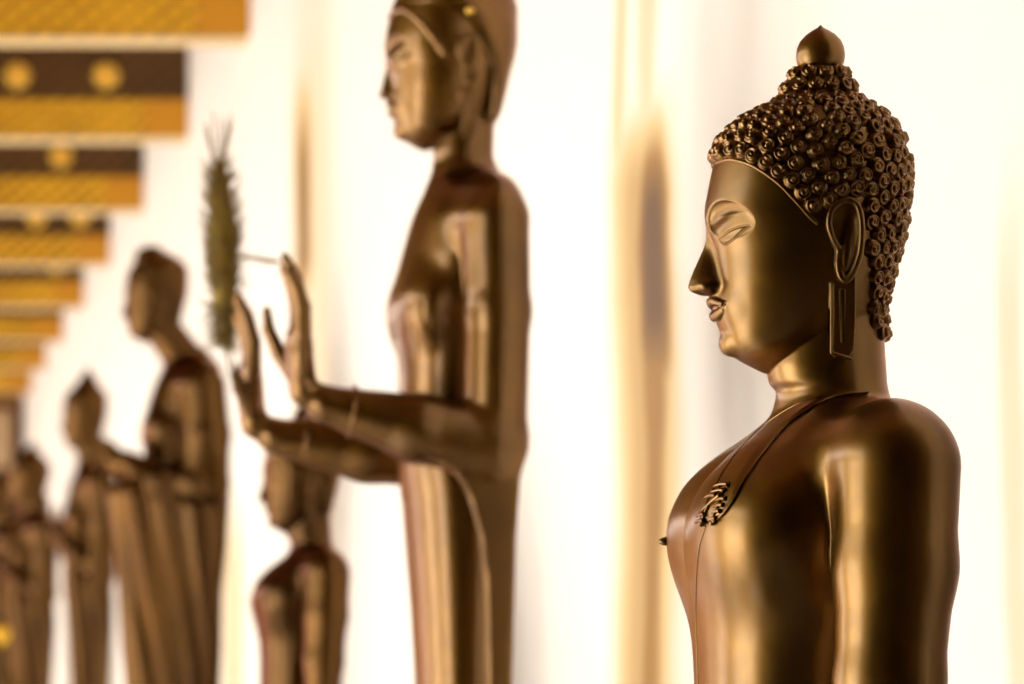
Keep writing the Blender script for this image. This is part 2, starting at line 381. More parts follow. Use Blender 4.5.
def head_f(x, y, z, nose=1.0, ush=True, ears=True, grooves=True):
    ya = -np.abs(y)
    f = HEAD.f(x, y, z)
    if ush: f = smin(f, USH.f(x, y, z, 3.0), 4.0)
    # eye sockets under crisp brows, then the closed lids
    ff = np.interp(z, [400, 420, 433, 447, 470], [713, 709, 707, 708, 711]).astype(np.float32) + 96 * (1 - np.sqrt(np.maximum(1 - (ya / 84.0) ** 2, 0)))
    f = smax(f, -ell(x - ff, ya, z - .10 * (ya + 36), (-2, -36.5, 426.5), (10, 30, 20.5)), 1.2)
    f = smin(f, ell(x - ff, ya, z + .22 * (ya + 34), (9.0, -38, 416), (9.8, 33, 16.5)), 9.0)
    # nose
    nt = NOSE; zr = np.array([652 - p[0] for p in nt][::-1], float)
    nf = np.interp(z, zr, [716 + (p[1] - 716) * nose for p in nt][::-1]).astype(np.float32); nw = np.interp(z, zr, [p[2] for p in nt][::-1]).astype(np.float32)
    q = ((np.abs(x - 724) / (724 - nf)) ** 1.75 + (ya / -nw) ** 1.75) ** (1 / 1.75)
    n_ = (q - 1) * np.minimum(724 - nf, nw)
    n_ = smax(smax(n_, (652 - 296) - z, 4.0), z - (652 - 224), 4.0)
    n_ = smin(n_, ell(x, ya, z, (706, -11, 652 - 287), (9, 7.0, 6.5)), 4.0)
    f = smin(f, n_, 7.0)
    f = smax(f, -ell(x, ya, z, (699, -7, 652 - 297), (5, 3, 4)), 1.5)
    # mouth and chin
    f = smin(f, ell(x, y, z, (733, 0, 652 - 308), (16, 30, 20)), 10.0)
    f = smin(f, chain(x, ya, z, LIP_U, np.interp(np.linspace(0, 1, len(LIP_U)), [0, .3, .75, 1], [3.9, 4.1, 3.5, 1.2]), .6), 1.2)
    f = smin(f, chain(x, ya, z, LIP_L, np.interp(np.linspace(0, 1, len(LIP_L)), [0, .4, .75, 1], [5.7, 5.7, 4.6, 1.2]), .6), 1.2)
    f = smax(f, -chain(x, ya, z, [(708.5, 0, 343.3), (709.8, -8, 343.6), (713.6, -16, 343.9), (719.5, -26, 346.0)], [2.1, 2.1, 2.0, 1.2]), .8)
    f = smin(f, ell(x, y, z, (733.5, 0, 652 - 343.5), (14.2, 18, 13.5)), 6.0)
    # long ears
    if ears:
        yc = np.interp(z, [285, 372, 450], [-63, -75, -85]).astype(np.float32)
        plate = smax(poly2(x, z, EARP), np.abs(ya - yc - 2) - 2.5, 2.0)
        f = smin(f, plate, 3.0)
        f = smin(f, chain(x, ya, z, HELIX, 3.2), 1.8)
        c_ = near(849, 244, -84); f = smin(f, ell(x - .12 * (z - c_[2]), ya, z, (c_[0], -82, c_[2]), (6.5, 4.5, 27)), 2.5)
        lobe = smax(poly2(x, z, LOBE), np.abs(ya - yc) - 2.8, 2.0)
        f = smin(f, lobe, 3.5)
        s0 = near(842, 291, -74); s1 = near(842, 341, -66)
        f = smax(f, -caps(x, ya, z, (s0[0], -75, s0[2]), (s1[0], -69.5, s1[2]), 2.6, 1.8), .8)
        r0 = near(831, 284, -73); r1 = near(831, 353, -66); r2 = near(850, 359, -64)
        f = smin(f, chain(x, ya, z, [(r0[0], -76, r0[2]), (r1[0], -68.5, r1[2]), (r2[0], -67.5, r2[2])], 1.5), 1.2)
    if grooves:
        for g in GROOVES: f = smax(f, -chain(x, ya, z, g, 1.0), .8)
    return f
def hit(f, px, py, y0=-260, y1=0, n=1400):
    """where the camera's line through a picture point first meets the shape"""
    yd = np.linspace(y0, y1, n); k = FP / (FP + yd)
    v = f(((px - VX) / k + VX).astype(np.float32), yd.astype(np.float32), ((VY - py) / k).astype(np.float32))
    i = np.nonzero(v < 0)[0]
    if len(i) == 0: return None
    return np.array(near(px, py, float(yd[i[0]])))
def catmull(P, n=6):
    P = [np.array(p, float) for p in P]; out = []
    for i in range(len(P) - 1):
        p0, p1, p2, p3 = P[max(i - 1, 0)], P[i], P[i + 1], P[min(i + 2, len(P) - 1)]
        for t in np.linspace(0, 1, n, endpoint=False):
            out.append(.5 * (2 * p1 + (p2 - p0) * t + (2 * p0 - 5 * p1 + 4 * p2 - p3) * t * t + (3 * p1 - p0 - 3 * p2 + p3) * t ** 3))
    out.append(P[-1]); return out
h0 = lambda x, y, z: head_f(x, y, z, grooves=False, ears=False)
GV = []
for path in ([(719, 239), (724, 234.5), (732, 229.5), (741, 226.5), (749, 225.5)], [(719.5, 240), (723, 243.5), (727, 243.5), (732, 240), (738, 234.5), (744, 229.5), (749, 226)]):
    g = [hit(h0, *p) for p in catmull([np.array(p) for p in path], 3)]
    GV.append([tuple(p) for p in g if p is not None])
GROOVES = GV

# ---------------------------------------------------------------- a seated Buddha's torso (same pixels)
NECK = Table([(300, 775, 878, 52), (335, 769, 882, 56), (367, 767, 884, 57), (384, 771, 885, 58), (390, 778, 886, 58), (400, 777, 888, 60), (412, 774, 892, 66), (425, 767, 898, 80), (440, 756, 905, 92)], 2.2, 2.05)
CHEST = Table([(396, 790, 882, 50), (405, 786, 890, 76), (414, 778, 896, 98), (429, 760, 904, 126), (452, 733, 912, 146), (483, 708, 917, 156), (516, 691, 917, 156), (540, 687, 914, 152),
               (583, 690, 906, 142), (606, 693, 901, 136), (644, 698, 893, 128), (684, 700, 888, 122), (760, 700, 888, 120), (860, 690, 900, 135), (930, 690, 905, 145), (960, 700, 895, 130)], 6.0, 2.35)
def seated_f(x, y, z):
    ya = -np.abs(y)
    f = CHEST.f(x, y, z, 14.0)
    f = smin(f, ell(x, ya, z, (742, -62, 118), (54, 84, 66)), 40.0)
    f = smin(f, ell(x, ya, z, (850, -152, 182), (58, 76, 62)), 30.0)
    arm = chain(x, ya, z, [(850, -176, 176), (846, -184, 80), (839, -190, -30), (836, -196, -130)], [59, 56, 50, 44], 14.0)
    fore = chain(x, ya, z, [(836, -196, -130), (760, -150, -190), (690, -70, -215)], [44, 36, 28], 10.0)
    arm = smin(arm, fore, 14.0)
    f = smin(f, arm, 9.0)
    legs = chain(x, ya, z, [(850, -80, -250), (730, -230, -262), (640, -250, -275), (610, -120, -268), (640, 0, -262)], [70, 62, 46, 44, 44], 20.0)
    f = smin(f, legs, 25.0)
    return f
def seated_with_head(x, y, z, **kw):
    top = float(np.max(z)); bot = float(np.min(z))
    f = None
    if bot < 300: f = seated_f(x, y, z)
    if top > 200:
        nk = NECK.f(x, y, z, 6.0)
        f = nk if f is None else smin(f, nk, 6.0)
    if top > 270: f = smin(f, head_f(x, y, z, **kw), 3.0)
    return f

def world(Y0, root):
    s = Y0 / FP
    def W(P):
        P = np.asarray(P, float).reshape(-1, 3)
        return np.stack([(P[:, 0] - VX) * s - root[0], Y0 + P[:, 1] * s - root[1], EYE + P[:, 2] * s - root[2]], 1)
    return W
def lotus_base(root, half, h):
    """moulded pedestal under a statue, from the ledge up to its seat"""
    mb = MB()
    prof = [(1.0, 0), (1.0, .10), (.93, .13), (.84, .2), (.80, .45), (.84, .7), (.95, .8), (1.0, .86), (1.0, .97), (.97, 1.0)]
    a, b = half
    mb.rings([[(sx * a * r, sy * b * r, z * h - h) for sx, sy in ((-1, -1), (1, -1), (1, 1), (-1, 1))] for r, z in prof])
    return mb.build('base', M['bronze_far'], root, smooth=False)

# ---------------------------------------------------------------- 1. the nearest statue, in focus
Y1 = 4.0; SP = Y1 / FP
r1 = ((800 - VX) * SP, Y1, EYE - 318 * SP)
st = empty('buddha_statue', r1)
tag(st, 'bronze seated Buddha in sharp focus with snail-curl hair and a bud-shaped finial', 'statue')
W1 = world(Y1, r1)
f1 = lambda x, y, z: seated_with_head(x, y, z)
V, Q, nr = nets(f1, axis((560, 680, 5), (680, 790, 1.1), (790, 930, 1.3), (930, 960, 4)),
                axis((-345, -250, 5), (-250, -100, 2.2), (-100, 20, 1.1), (20, 105, 1.8), (105, 250, 3), (250, 345, 5)),
                axis((-330, -50, 6), (-50, 215, 2.0), (215, 260, 1.3), (260, 600, 1.0)))
body1 = mesh_obj('body', W1(V), Q, M['bronze'], st, normals=nr)
lotus_base(st, (.34, .42), r1[2] - PL)
# flame bud on the topknot
mb = MB(); mb.lathe((0, 0, 0), [(17, -4), (20.5, 0), (23, 5), (24, 12), (23, 20), (20, 27), (14.5, 33), (8, 37.5), (3.5, 40), (1.2, 42), (.3, 43)], 40)
mesh_obj('finial', W1(np.array(mb.V) + np.array((820.5, 0, 584))), mb.F, M['bronze'], st)
# snail-shell curls
def curl_mesh(R, H):
    mb = MB(); nr_, nt_ = 12, 28; V = [(0, 0, H * 1.12)]; F = []
    for i in range(1, nr_ + 1):
        r = R * i / nr_
        for j in range(nt_):
            th = 2 * math.pi * j / nt_; u = i / nr_
            h = H * (1 - u ** 2.6) ** .62 if u < 1 else -H * .35
            sp = math.cos(2 * math.pi * (u * 2.1) - th)
            h += .15 * H * sp * (1 - u ** 6) * min(1, u * 3)
            rr = r * (1.06 if i == nr_ else 1)
            V.append((rr * math.cos(th), rr * math.sin(th), h))
    for j in range(nt_): F.append((0, 1 + j, 1 + (j + 1) % nt_))
    for i in range(nr_ - 1):
        for j in range(nt_):
            a = 1 + i * nt_ + j; b = 1 + i * nt_ + (j + 1) % nt_; F.append((a, a + nt_, b + nt_, b))
    return V, F
HL = [(690, 174), (706, 167), (716, 160), (733, 157), (754, 163), (777, 178), (795, 196), (812, 216), (822, 222), (834, 203), (848, 193), (860, 196), (864, 210), (863, 240), (866, 330), (868, 339), (900, 341)]
def in_hair(p, margin):
    x, y, z = p; k = FP / (FP - abs(y)); px = (x - VX) * k + VX; py = VY - z * k
    if px > 872: return py < 339 - margin * .4
    hy = np.interp(px, [q[0] for q in HL], [q[1] for q in HL])
    slope = np.gradient([q[1] for q in HL], [q[0] for q in HL]); sl = np.interp(px, [q[0] for q in HL], slope)
    return (hy - py) / math.sqrt(1 + min(sl * sl, 9)) > margin
hs = lambda P: np.minimum(np.minimum(HEAD.f(P[:, 0], P[:, 1], P[:, 2]), NECK.f(P[:, 0], P[:, 1], P[:, 2])), USH.f(P[:, 0], P[:, 1], P[:, 2], 3.0))
def surf(o, d):
    t = np.linspace(5, 160, 1600)[:, None]; P = np.array(o)[None] + t * np.array(d)[None]
    v = hs(P.astype(np.float32)); i = np.nonzero(v > 0)[0]; return P[i[0]] if len(i) else None
def normal(p, h=2.5):
    q = np.array([p + np.array(e) * h for e in ((1, 0, 0), (-1, 0, 0), (0, 1, 0), (0, -1, 0), (0, 0, 1), (0, 0, -1))]).astype(np.float32); v = hs(q)
    g = np.array([v[0] - v[1], v[2] - v[3], v[4] - v[5]]); return g / np.linalg.norm(g)
HP = [(p[0], p[1]) for p in HL] + [(935, 341), (935, 60), (690, 60)]
def hair_margin(P):
    y = P[:, 1]; k = FP / (FP - np.abs(y)); px = (P[:, 0] - VX) * k + VX; py = VY - P[:, 2] * k
    ins = poly2(px, py, HP)
    d = np.full(len(P), 1e9)
    for (a, b) in zip(HL[:-1], HL[1:]):
        e = np.array(b, float) - a; t = np.clip(((px - a[0]) * e[0] + (py - a[1]) * e[1]) / (e @ e), 0, 1)
        d = np.minimum(d, np.hypot(px - a[0] - t * e[0], py - a[1] - t * e[1]))
    return np.where(ins < 0, d, -d)
hskull = lambda x, y, z: np.minimum(HEAD.f(x, y, z), NECK.f(x, y, z, 6.0))
sv, _, _ = nets(hskull, axis((690, 930, 2.4)), axis((-105, 6, 2.4)), axis((290, 560, 2.4)))
sv = sv[(sv[:, 1] < .5) & (sv[:, 2] < 549)]
mg = hair_margin(sv); dt = np.hypot(sv[:, 0] - 819, sv[:, 1])
ok = (mg > 6.2) & ~((sv[:, 2] > 500) & (dt < 44)); cand = sv[ok]; cm = mg[ok]
STEP = 15.2
placed = []; d1 = np.full(len(cand), 1e9); d2 = np.full(len(cand), 1e9)
def place(p):
    global d1, d2
    for q in ([p] if p[1] > -4 else [p, p * np.array((1, -1, 1))]):
        d = np.linalg.norm(cand - q, axis=1); d2 = np.minimum(d2, np.maximum(d, d1)); d1 = np.minimum(d1, d)
    placed.append(p)
i0 = int(np.argmin(np.abs(cm - 8) + np.abs(cand[:, 1]) + (cand[:, 0] > 760) * 99)); p0 = cand[i0].copy(); p0[1] = 0; place(p0)
while True:
    okc = (d1 >= STEP) & ((np.abs(cand[:, 1]) < 2) | (np.abs(cand[:, 1]) > STEP * .47))
    if not okc.any(): break
    score = d1 + .9 * np.minimum(d2, 60) + .9 * np.minimum(cm, 60); score[~okc] = 1e9
    p = cand[int(np.argmin(score))].copy()
    if p[1] > -2: p[1] = 0
    place(p)
spots = []
for p in placed:
    spots.append((p, 9.5))
    if p[1] < -2: spots.append((p * np.array((1, -1, 1)), 9.5))
row = 0
def ring(o_of, d_of, rad, step, off):
    n = max(6, int(round(2 * math.pi * rad / step)))
    for j in range(n):
        a = 2 * math.pi * (j + off) / n
        p = surf(o_of(a), d_of(a))
        if p is not None: yield p
for zz, rad in ((548, 40), (563, 33), (577, 26)):
    row += 1
    for p in ring(lambda a: (819.5, 0, zz), lambda a: (math.cos(a), math.sin(a), 0), rad, 15.6, .5 * (row % 2)):
        spots.append((p, 8.9))
cv, cf = curl_mesh(1.0, .82)
def curl_points(p, R):
    n = normal(p); rot = Vector((0, 0, 1)).rotation_difference(Vector(n)).to_matrix() @ Matrix.Rotation(random.uniform(0, 6.28), 3, 'Z')
    rs = R * random.uniform(.95, 1.05); A = np.array(rot); return (np.array(cv) * rs) @ A.T + p
vis = sorted(spots, key=lambda s: -np.dot(normal(s[0]), np.array((-.2, -.97, -.05))))
cme = None
rest = MB()
for i, (p, R) in enumerate(vis):
    if i < 100:
        n = normal(p)
        if cme is None:
            o = mesh_obj('hair_curl', np.array(cv), cf, M['bronze_hair'], st); cme = o.data
        else:
            o = bpy.data.objects.new('hair_curl', cme); COL.objects.link(o); o.parent = st
        o.location = W1(p)[0]; o.rotation_mode = 'QUATERNION'
        o.rotation_quaternion = Vector((0, 0, 1)).rotation_difference(Vector(n)) @ Matrix.Rotation(random.uniform(0, 6.28), 3, 'Z').to_quaternion()
        sc_ = R * SP * random.uniform(.95, 1.05); o.scale = (sc_,) * 3
    else: rest.add(curl_points(p, R), cf)
o = mesh_obj('hair_curls', W1(rest.V), rest.F, M['bronze_hair'], st); o['kind'] = 'stuff'
# hairline band
def on_body(f, path, lift=0.0, n=8, y1=20):
    out = []
    for p in catmull([np.array(q, float) for q in path], n):
        h = hit(f, p[0], p[1], -300, y1)
        if h is not None: out.append(h)
    return out
P = on_body(f1, [(716, 163), (724, 160.5), (735, 160), (755, 167), (777, 182), (795, 200), (810, 217), (818, 224)])
mb = MB(); mb.tube(W1(P), 2.0 * SP); mb.tube(W1([(p[0], -p[1], p[2]) for p in P]), 2.0 * SP); mb.build('hairline_band', M['bronze'], st)
# sash over the left shoulder with its frilled end
e1 = on_body(f1, [(868, 392), (844, 395), (820, 403), (801, 415), (782, 431), (758, 460), (744, 482), (735, 499), (726, 512), (716, 521)])
e2 = on_body(f1, [(846, 391.5), (825, 396), (800, 404.5), (782, 414), (758, 432), (735, 457), (718, 483), (706, 507), (702, 521)])
n = min(len(e1), len(e2)); g1 = [np.array(e1[int(i * (len(e1) - 1) / (n - 1))]) for i in range(n)]; g2 = [np.array(e2[int(i * (len(e2) - 1) / (n - 1))]) for i in range(n)]
def grad1(p, f=f1, h=1.5):
    q = np.array([p + np.array(e) * h for e in ((1, 0, 0), (-1, 0, 0), (0, 1, 0), (0, -1, 0), (0, 0, 1), (0, 0, -1))]).astype(np.float32); v = f(q[:, 0], q[:, 1], q[:, 2])
    g = np.array([v[0] - v[1], v[2] - v[3], v[4] - v[5]]); return g / max(np.linalg.norm(g), 1e-6)
def snap(p, f=f1):
    for _ in range(6):
        v = float(f(*[np.array([c], np.float32) for c in p])[0]); p = p - grad1(p, f) * v
    return p
mb = MB(); rows = []
for a, b in zip(g1, g2):
    r_ = []
    for t in np.linspace(0, 1, 9):
        p = snap(a + (b - a) * t); lift = -1.0 if t in (0, 1) else (2.4 if t < .9 and t > .1 else 2.0)
        r_.append(p + grad1(p) * lift)
    rows.append(r_)
VV = [p for r_ in rows for p in r_]; FF = [(i * 9 + j, i * 9 + j + 1, (i + 1) * 9 + j + 1, (i + 1) * 9 + j) for i in range(n - 1) for j in range(8)]
sash = mesh_obj('sash', W1(VV), FF, M['bronze'], st)
mb = MB(); mb.tube(W1([snap(p) + grad1(snap(p)) * 1.3 for p in g1]), 1.3 * SP); mb.tube(W1([snap(p) + grad1(snap(p)) * 1.3 for p in g2]), 1.1 * SP)
mb.build('sash_hem', M['bronze'], sash)
mb = MB()
def strand(path, r0, lift=3.0):
    P = on_body(f1, path, n=3); P = [p + grad1(p) * lift for p in P]
    if len(P) > 1: mb.tube(W1(P), [r0 * SP * (1 - .45 * i / (len(P) - 1)) for i in range(len(P))], 8)
strand([(704, 524), (709, 511), (716, 497), (722, 487)], 2.2); strand([(713, 522), (719, 510), (723, 500), (727, 489)], 1.8)
for (a, b) in (((717, 488), (731, 486)), ((714, 494), (727, 492)), ((708, 499), (719, 497)), ((703, 514), (724, 496)), ((719, 502), (728, 500)), ((717, 508), (726, 506)),
               ((715, 514), (723, 512)), ((712, 521), (719, 519)), ((700, 517), (708, 515)), ((699, 523), (707, 521))):
    strand([b, ((a[0] + b[0]) / 2, (a[1] + b[1]) / 2 - 1), a], 2.6, 3.8)
for p in ((703, 524), (704, 519), (716, 521), (714, 523)):
    h = hit(f1, *p)
    if h is not None:
        c = h + grad1(h) * 2.0; q = MB(); q.lathe((0, 0, 0), [(.2, -3), (2, -2.2), (3, 0), (2, 2.2), (.2, 3)], 12); mb.add(W1(np.array(q.V) + c), q.F)
mb.build('frilled_end', M['bronze_hair'], sash)
# robe edge down the flank and the bare right nipple
P = on_body(f1, [(706, 526), (700, 545), (697, 570), (696, 610), (698, 684), (699, 700)])
mb = MB(); mb.tube(W1([p - grad1(p) * .2 for p in P]), 1.0 * SP); mb.build('robe_edge', M['bronze'], st)
p = snap(np.array((684.0, 78.0, 113.0))); c = p + grad1(p) * 1.0
q = MB(); q.lathe((0, 0, 0), [(4.4, -3), (4.6, 0), (4.0, 3), (3.2, 4), (2.6, 6), (.3, 7)], 16); A = np.array(Vector((0, 0, 1)).rotation_difference(Vector(grad1(p))).to_matrix())
mesh_obj('nipple', W1(np.array(q.V) @ A.T + c), q.F, M['bronze_hair'], st)

# ---------------------------------------------------------------- standing Buddhas (pixels of the second statue)
TRUNK = Table([(158, 440, 492, 26), (176, 434, 500, 34), (186, 428, 508, 62), (200, 421, 512, 86), (221, 413, 514, 98), (264, 401, 512, 98), (300, 395, 510, 94), (327, 397, 507, 88), (371, 400, 502, 79),
               (395, 400, 502, 76), (440, 399, 503, 77), (470, 399, 505, 80), (500, 404, 507, 80), (540, 407, 507, 78), (600, 412, 504, 74), (684, 417, 500, 70), (850, 424, 496, 66), (1000, 428, 492, 66), (1060, 425, 494, 70), (1080, 430, 490, 60)], 5.0, 2.3)
NECK2 = Table([(118, 440, 494, 27), (150, 433, 493, 28), (165, 434, 492, 29), (178, 431, 498, 36), (190, 428, 504, 44)], 3.0, 2.05)
WING = [near(p[0], p[1], -134)[::2] for p in [(432, 452), (455, 468), (470, 499), (481, 538), (486, 580), (488, 684), (492, 1000), (508, 1000), (512, 684), (516, 540), (522, 450), (500, 425)]]
ROBE = Table([(385, 410, 520, 96), (395, 358, 520, 108), (420, 342, 520, 112), (520, 356, 515, 106), (600, 362, 508, 98), (700, 366, 508, 90), (1000, 390, 495, 80), (1080, 400, 490, 70)], 5.0, 2.6)
def finger(x, y, z, P, R): return chain(x, y, z, P, R, 1.5)
def trunk_f(x, y, z, arms='raised', pleats=0.0, wings=True, robe=False):
    ya = -np.abs(y)
    f = TRUNK.f(x, y, z, 12.0)
    f = smax(f, -caps(x, y, z, (402, 0, 130), (420, 0, -500), 4.0, 4.0), 8.0)
    f = smin(f, ell(x, ya, z, (418, -46, 340), (24, 44, 38)), 14.0)
    f = smin(f, ell(x, ya, z, (478, -96, 424), (32, 42, 36)), 20.0)
    f = smin(f, ell(x, ya, z, (480, -50, 449), (25, 58, 25)), 16.0)
    if arms != 'forward': f = smin(f, NECK2.f(x, y, z, 5.0), 7.0)
    if arms == 'raised':
        x0_, z0_ = x, z; t_ = np.clip((482 - x) / 170.0, 0, 1.1) * (y > 0); x = x + 22 * t_; z = z + 16 * t_
        up = chain(x, ya, z, [(478, -110, 418), (479, -116, 330), (476, -118, 212)], [32, 31, 30], 8.0)
        fore = chain(x, ya, z, [(473, -118, 202), (400, -118, 217), (312, -118, 240)], [34, 33, 18], 8.0)
        palm = chain(x, ya, z, [(314, -118, 240), (292, -118, 252), (284, -118, 300)], [17, 13, 10], 6.0)
        palm = smin(palm, ell(x, ya, z, (286, -118, 290), (13, 28, 38)), 8.0)
        for dy, tip, bow in ((-21, 366, 0), (-7, 380, 0), (7, 384, 0), (21, 374, 0)):
            palm = smin(palm, finger(x, ya, z, [(287, -118 + dy, 308), (287 - bow, -118 + dy * 1.05, 312 + (tip - 312) * .38), (282 - bow * 2, -118 + dy * 1.0, 312 + (tip - 312) * .72), (273 - bow * 3, -118 + dy * .95, tip)], [8.6, 8.0, 6.8, 4.2]), 2.0)
        palm = smin(palm, finger(x, ya, z, [(284, -100, 270), (270, -84, 292), (260, -82, 316), (258, -84, 334)], [9.5, 7.5, 6.0, 4.2]), 4.0)
        arm = smin(up, smin(fore, palm, 5.0), 10.0); x, z = x0_, z0_
    elif arms == 'forward':
        up = chain(x, ya, z, [(478, -108, 416), (484, -116, 330), (486, -112, 250)], [34, 34, 32], 8.0)
        fore = chain(x, ya, z, [(484, -112, 240), (420, -90, 245), (370, -50, 282), (348, -26, 292)], [34, 31, 22, 17], 8.0)
        arm = smin(up, fore, 10.0)
        for i in range(4):
            arm = smin(arm, finger(x, ya, z, [(350, -34 + i * 5, 300 - i * 9), (334, -30 + i * 4, 306 - i * 9), (319, -18 + i * 3, 308 - i * 9)], [7, 6, 4.5]), 2.0)
        arm = smin(arm, finger(x, ya, z, [(356, -30, 300), (342, -34, 318), (330, -28, 326)], [8, 6.5, 4.5]), 3.0)
    else:
        up = chain(x, ya, z, [(478, -108, 416), (480, -114, 330), (478, -112, 220)], [32, 30, 28], 8.0)
        fore = chain(x, ya, z, [(478, -112, 220), (430, -86, 250), (386, -30, 300), (380, -8, 312)], [28, 24, 16, 14], 8.0)
        arm = smin(up, fore, 10.0)
        for i in range(4):
            arm = smin(arm, finger(x, ya, z, [(382, -6 - i * 4.5, 312), (378, -6 - i * 4.5, 345), (380, -6 - i * 4, 372 - i * 4)], [6, 5.5, 4]), 2.0)
        arm = smin(arm, finger(x, ya, z, [(386, -8, 310), (392, -8, 336), (393, -7, 350)], [7, 6, 4.5]), 3.0)
    f = smin(f, arm, 7.0)
    if wings:
        yy = -112 - 5 * np.sin((x - 480) / 9.0) * .35
        wg = smax(poly2(x, z, WING), np.abs(ya + 132) - 7.0, 5.0)
        f = smin(f, wg, 14.0)
    if robe: f = smin(f, ROBE.f(x, y, z, 10.0), 10.0)
    if pleats:
        ang = np.arctan2(ya, x - 470.0)
        m = np.clip((330 - z) / 90.0, 0, 1)
        f = f + pleats * m * np.sin(ang * 17 + (z - 200) * .012 + 1.2 * np.sin(z * .008))
    return f
def build_body(name, f, axes, W, mat, root):
    V, Q, nr = nets(f, *axes); return mesh_obj(name, W(V), Q, mat, root, normals=nr)
def hairline_ridge(x, y, z, r=3.0):
    """raised band framing the face (main-statue pixels)"""
    ya = -np.abs(y); return chain(x, ya, z, RIDGE, r)
RIDGE = [tuple(p) for p in on_body(lambda x, y, z: HEAD.f(x, y, z), [(716, 168), (726, 161), (745, 163), (768, 182), (790, 209), (806, 231)], n=2)]
RIDGE = [(RIDGE[0][0], 0.0, RIDGE[0][2])] + RIDGE
CAP = Table([(96, 800, 836, 14), (104, 776, 866, 44), (113, 756, 882, 60), (136, 725, 904, 82), (158, 716, 912, 89), (170, 736, 912, 90), (182, 766, 911, 90), (211, 800, 911, 86), (235, 822, 907, 80), (250, 846, 902, 74), (290, 850, 892, 68), (320, 852, 884, 62), (334, 856, 876, 50)], 4.0, 2.15)
TOP = Table([(52, 812, 830, 8), (60, 800, 842, 22), (75, 790, 852, 33), (95, 782, 862, 42), (115, 772, 870, 50)], 4.0, 2.0)
CROWN = Table([(26, 819, 821, 1), (38, 811, 829, 8), (75, 785, 855, 35), (120, 752, 884, 66), (160, 716, 908, 95), (172, 712, 910, 97), (182, 722, 904, 90)], 2.0, 2.1)
def head_at(x, y, z, nx, ny, s, nose=1.0, crown=False, sx=1.0, cap=True, ush=True, dome=False):
    X = 716 - 27.6 * nose + (x - nx) / (s * sx); Y_ = y / s; Z = 365 + (z - (652 - ny)) / s
    f = head_f(X, Y_, Z, nose=nose, ush=False, grooves=True)
    if cap:
        c = CAP.f(X, Y_, Z, 5.0)
        if dome: c = smin(c, ell(X, Y_, Z, (790, 0, 652 - 114), (54, 54, 42)), 3.0)
        elif ush and not crown: c = smin(c, TOP.f(X, Y_, Z, 5.0), 8.0)
        if crown: c = np.minimum(c, CROWN.f(X, Y_, Z, 3.0))
        # the cap stays above the hairline, the ear in front of it
        f = smin(f, c, 1.5)
        f = smin(f, hairline_ridge(X, Y_, Z, 3.4), 1.5)
    return f * s * min(1.0, sx)

# ---- 2. standing, both hands raised
Y2 = 6.46; S2 = Y2 / FP
r2 = ((460 - VX) * S2, Y2, EYE - 430 * S2)
st2 = empty('buddha_statue', r2); tag(st2, 'tall bronze standing Buddha with both palms raised forward', 'statue'); W2 = world(Y2, r2)
def f2(x, y, z):
    f = trunk_f(x, y, z)
    if float(np.max(z)) > 490: f = smin(f, head_at(x, y, z, 380.5, 94, .66, .62, sx=.97), 3.0)
    return f
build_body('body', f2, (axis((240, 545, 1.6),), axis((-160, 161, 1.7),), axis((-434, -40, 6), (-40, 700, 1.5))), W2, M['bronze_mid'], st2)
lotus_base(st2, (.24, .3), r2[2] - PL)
for sg in (-1, 1):       # sleeve hems at the wrists
    tt = (482 - 337) / 170.0 * (sg > 0)
    mb = MB(); ring_ = [(337 - 22 * tt + 3 * math.sin(a), sg * (118 + 24 * math.cos(a)), 233.5 - 16 * tt + 24 * math.sin(a)) for a in np.linspace(0, 2 * math.pi, 29)]
    mb.tube(W2(ring_), 2.0 * S2); mb.build('sleeve_hem', M['bronze_mid'], st2)
h = hit(f2, 470, 11)
if h is not None:
    q = MB(); q.lathe((0, 0, 0), [(.2, -4), (3.6, -2.6), (5, 0), (3.6, 2.6), (.2, 4)], 20)
    mesh_obj('gold_dot', W2(np.array(q.V) + h), q.F, M['gold'], st2)  # small gold-coloured bead on the hair
P = on_body(f2, [(441, 464), (455, 469), (470, 499), (481, 538), (486, 580), (488, 684), (488.5, 700)], n=6)
mb = MB(); mb.tube(W2(P), 1.8 * S2); mb.build('robe_edge', M['bronze_mid'], st2)

# ---- 3. seated, behind the raised forearms
Y3 = 8.7; S3 = Y3 / FP
B3 = (.385, .42, .41)      # the nearest statue's shape at this one's size
def f3(x, y, z):
    X = 688.4 + (x - 256) / B3[0]; Y_ = y / B3[1]; Z = 365 + (z - (652 - 499)) / B3[2]
    f = None
    f = seated_with_head(X, Y_, Z, ush=False, nose=.8)
    if float(np.max(Z)) > 310:
        c = smin(CAP.f(X, Y_, Z, 5.0), TOP.f(X, Y_, Z, 5.0), 8.0); f = np.minimum(f, c); f = smin(f, hairline_ridge(X, Y_, Z, 3.2), 1.5)
    return f * .38
zb = 153 + (-318 - 365) * B3[2]
r3 = ((297 - VX) * S3, Y3, EYE + zb * S3)
st3 = empty('buddha_statue', r3); tag(st3, 'small smooth-haired bronze Buddha seen below the raised forearms', 'statue'); W3 = world(Y3, r3)
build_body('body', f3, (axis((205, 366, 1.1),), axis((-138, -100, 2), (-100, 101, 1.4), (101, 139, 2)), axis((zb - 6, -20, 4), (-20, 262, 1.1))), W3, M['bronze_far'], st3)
lotus_base(st3, (.28, .36), r3[2] - PL)

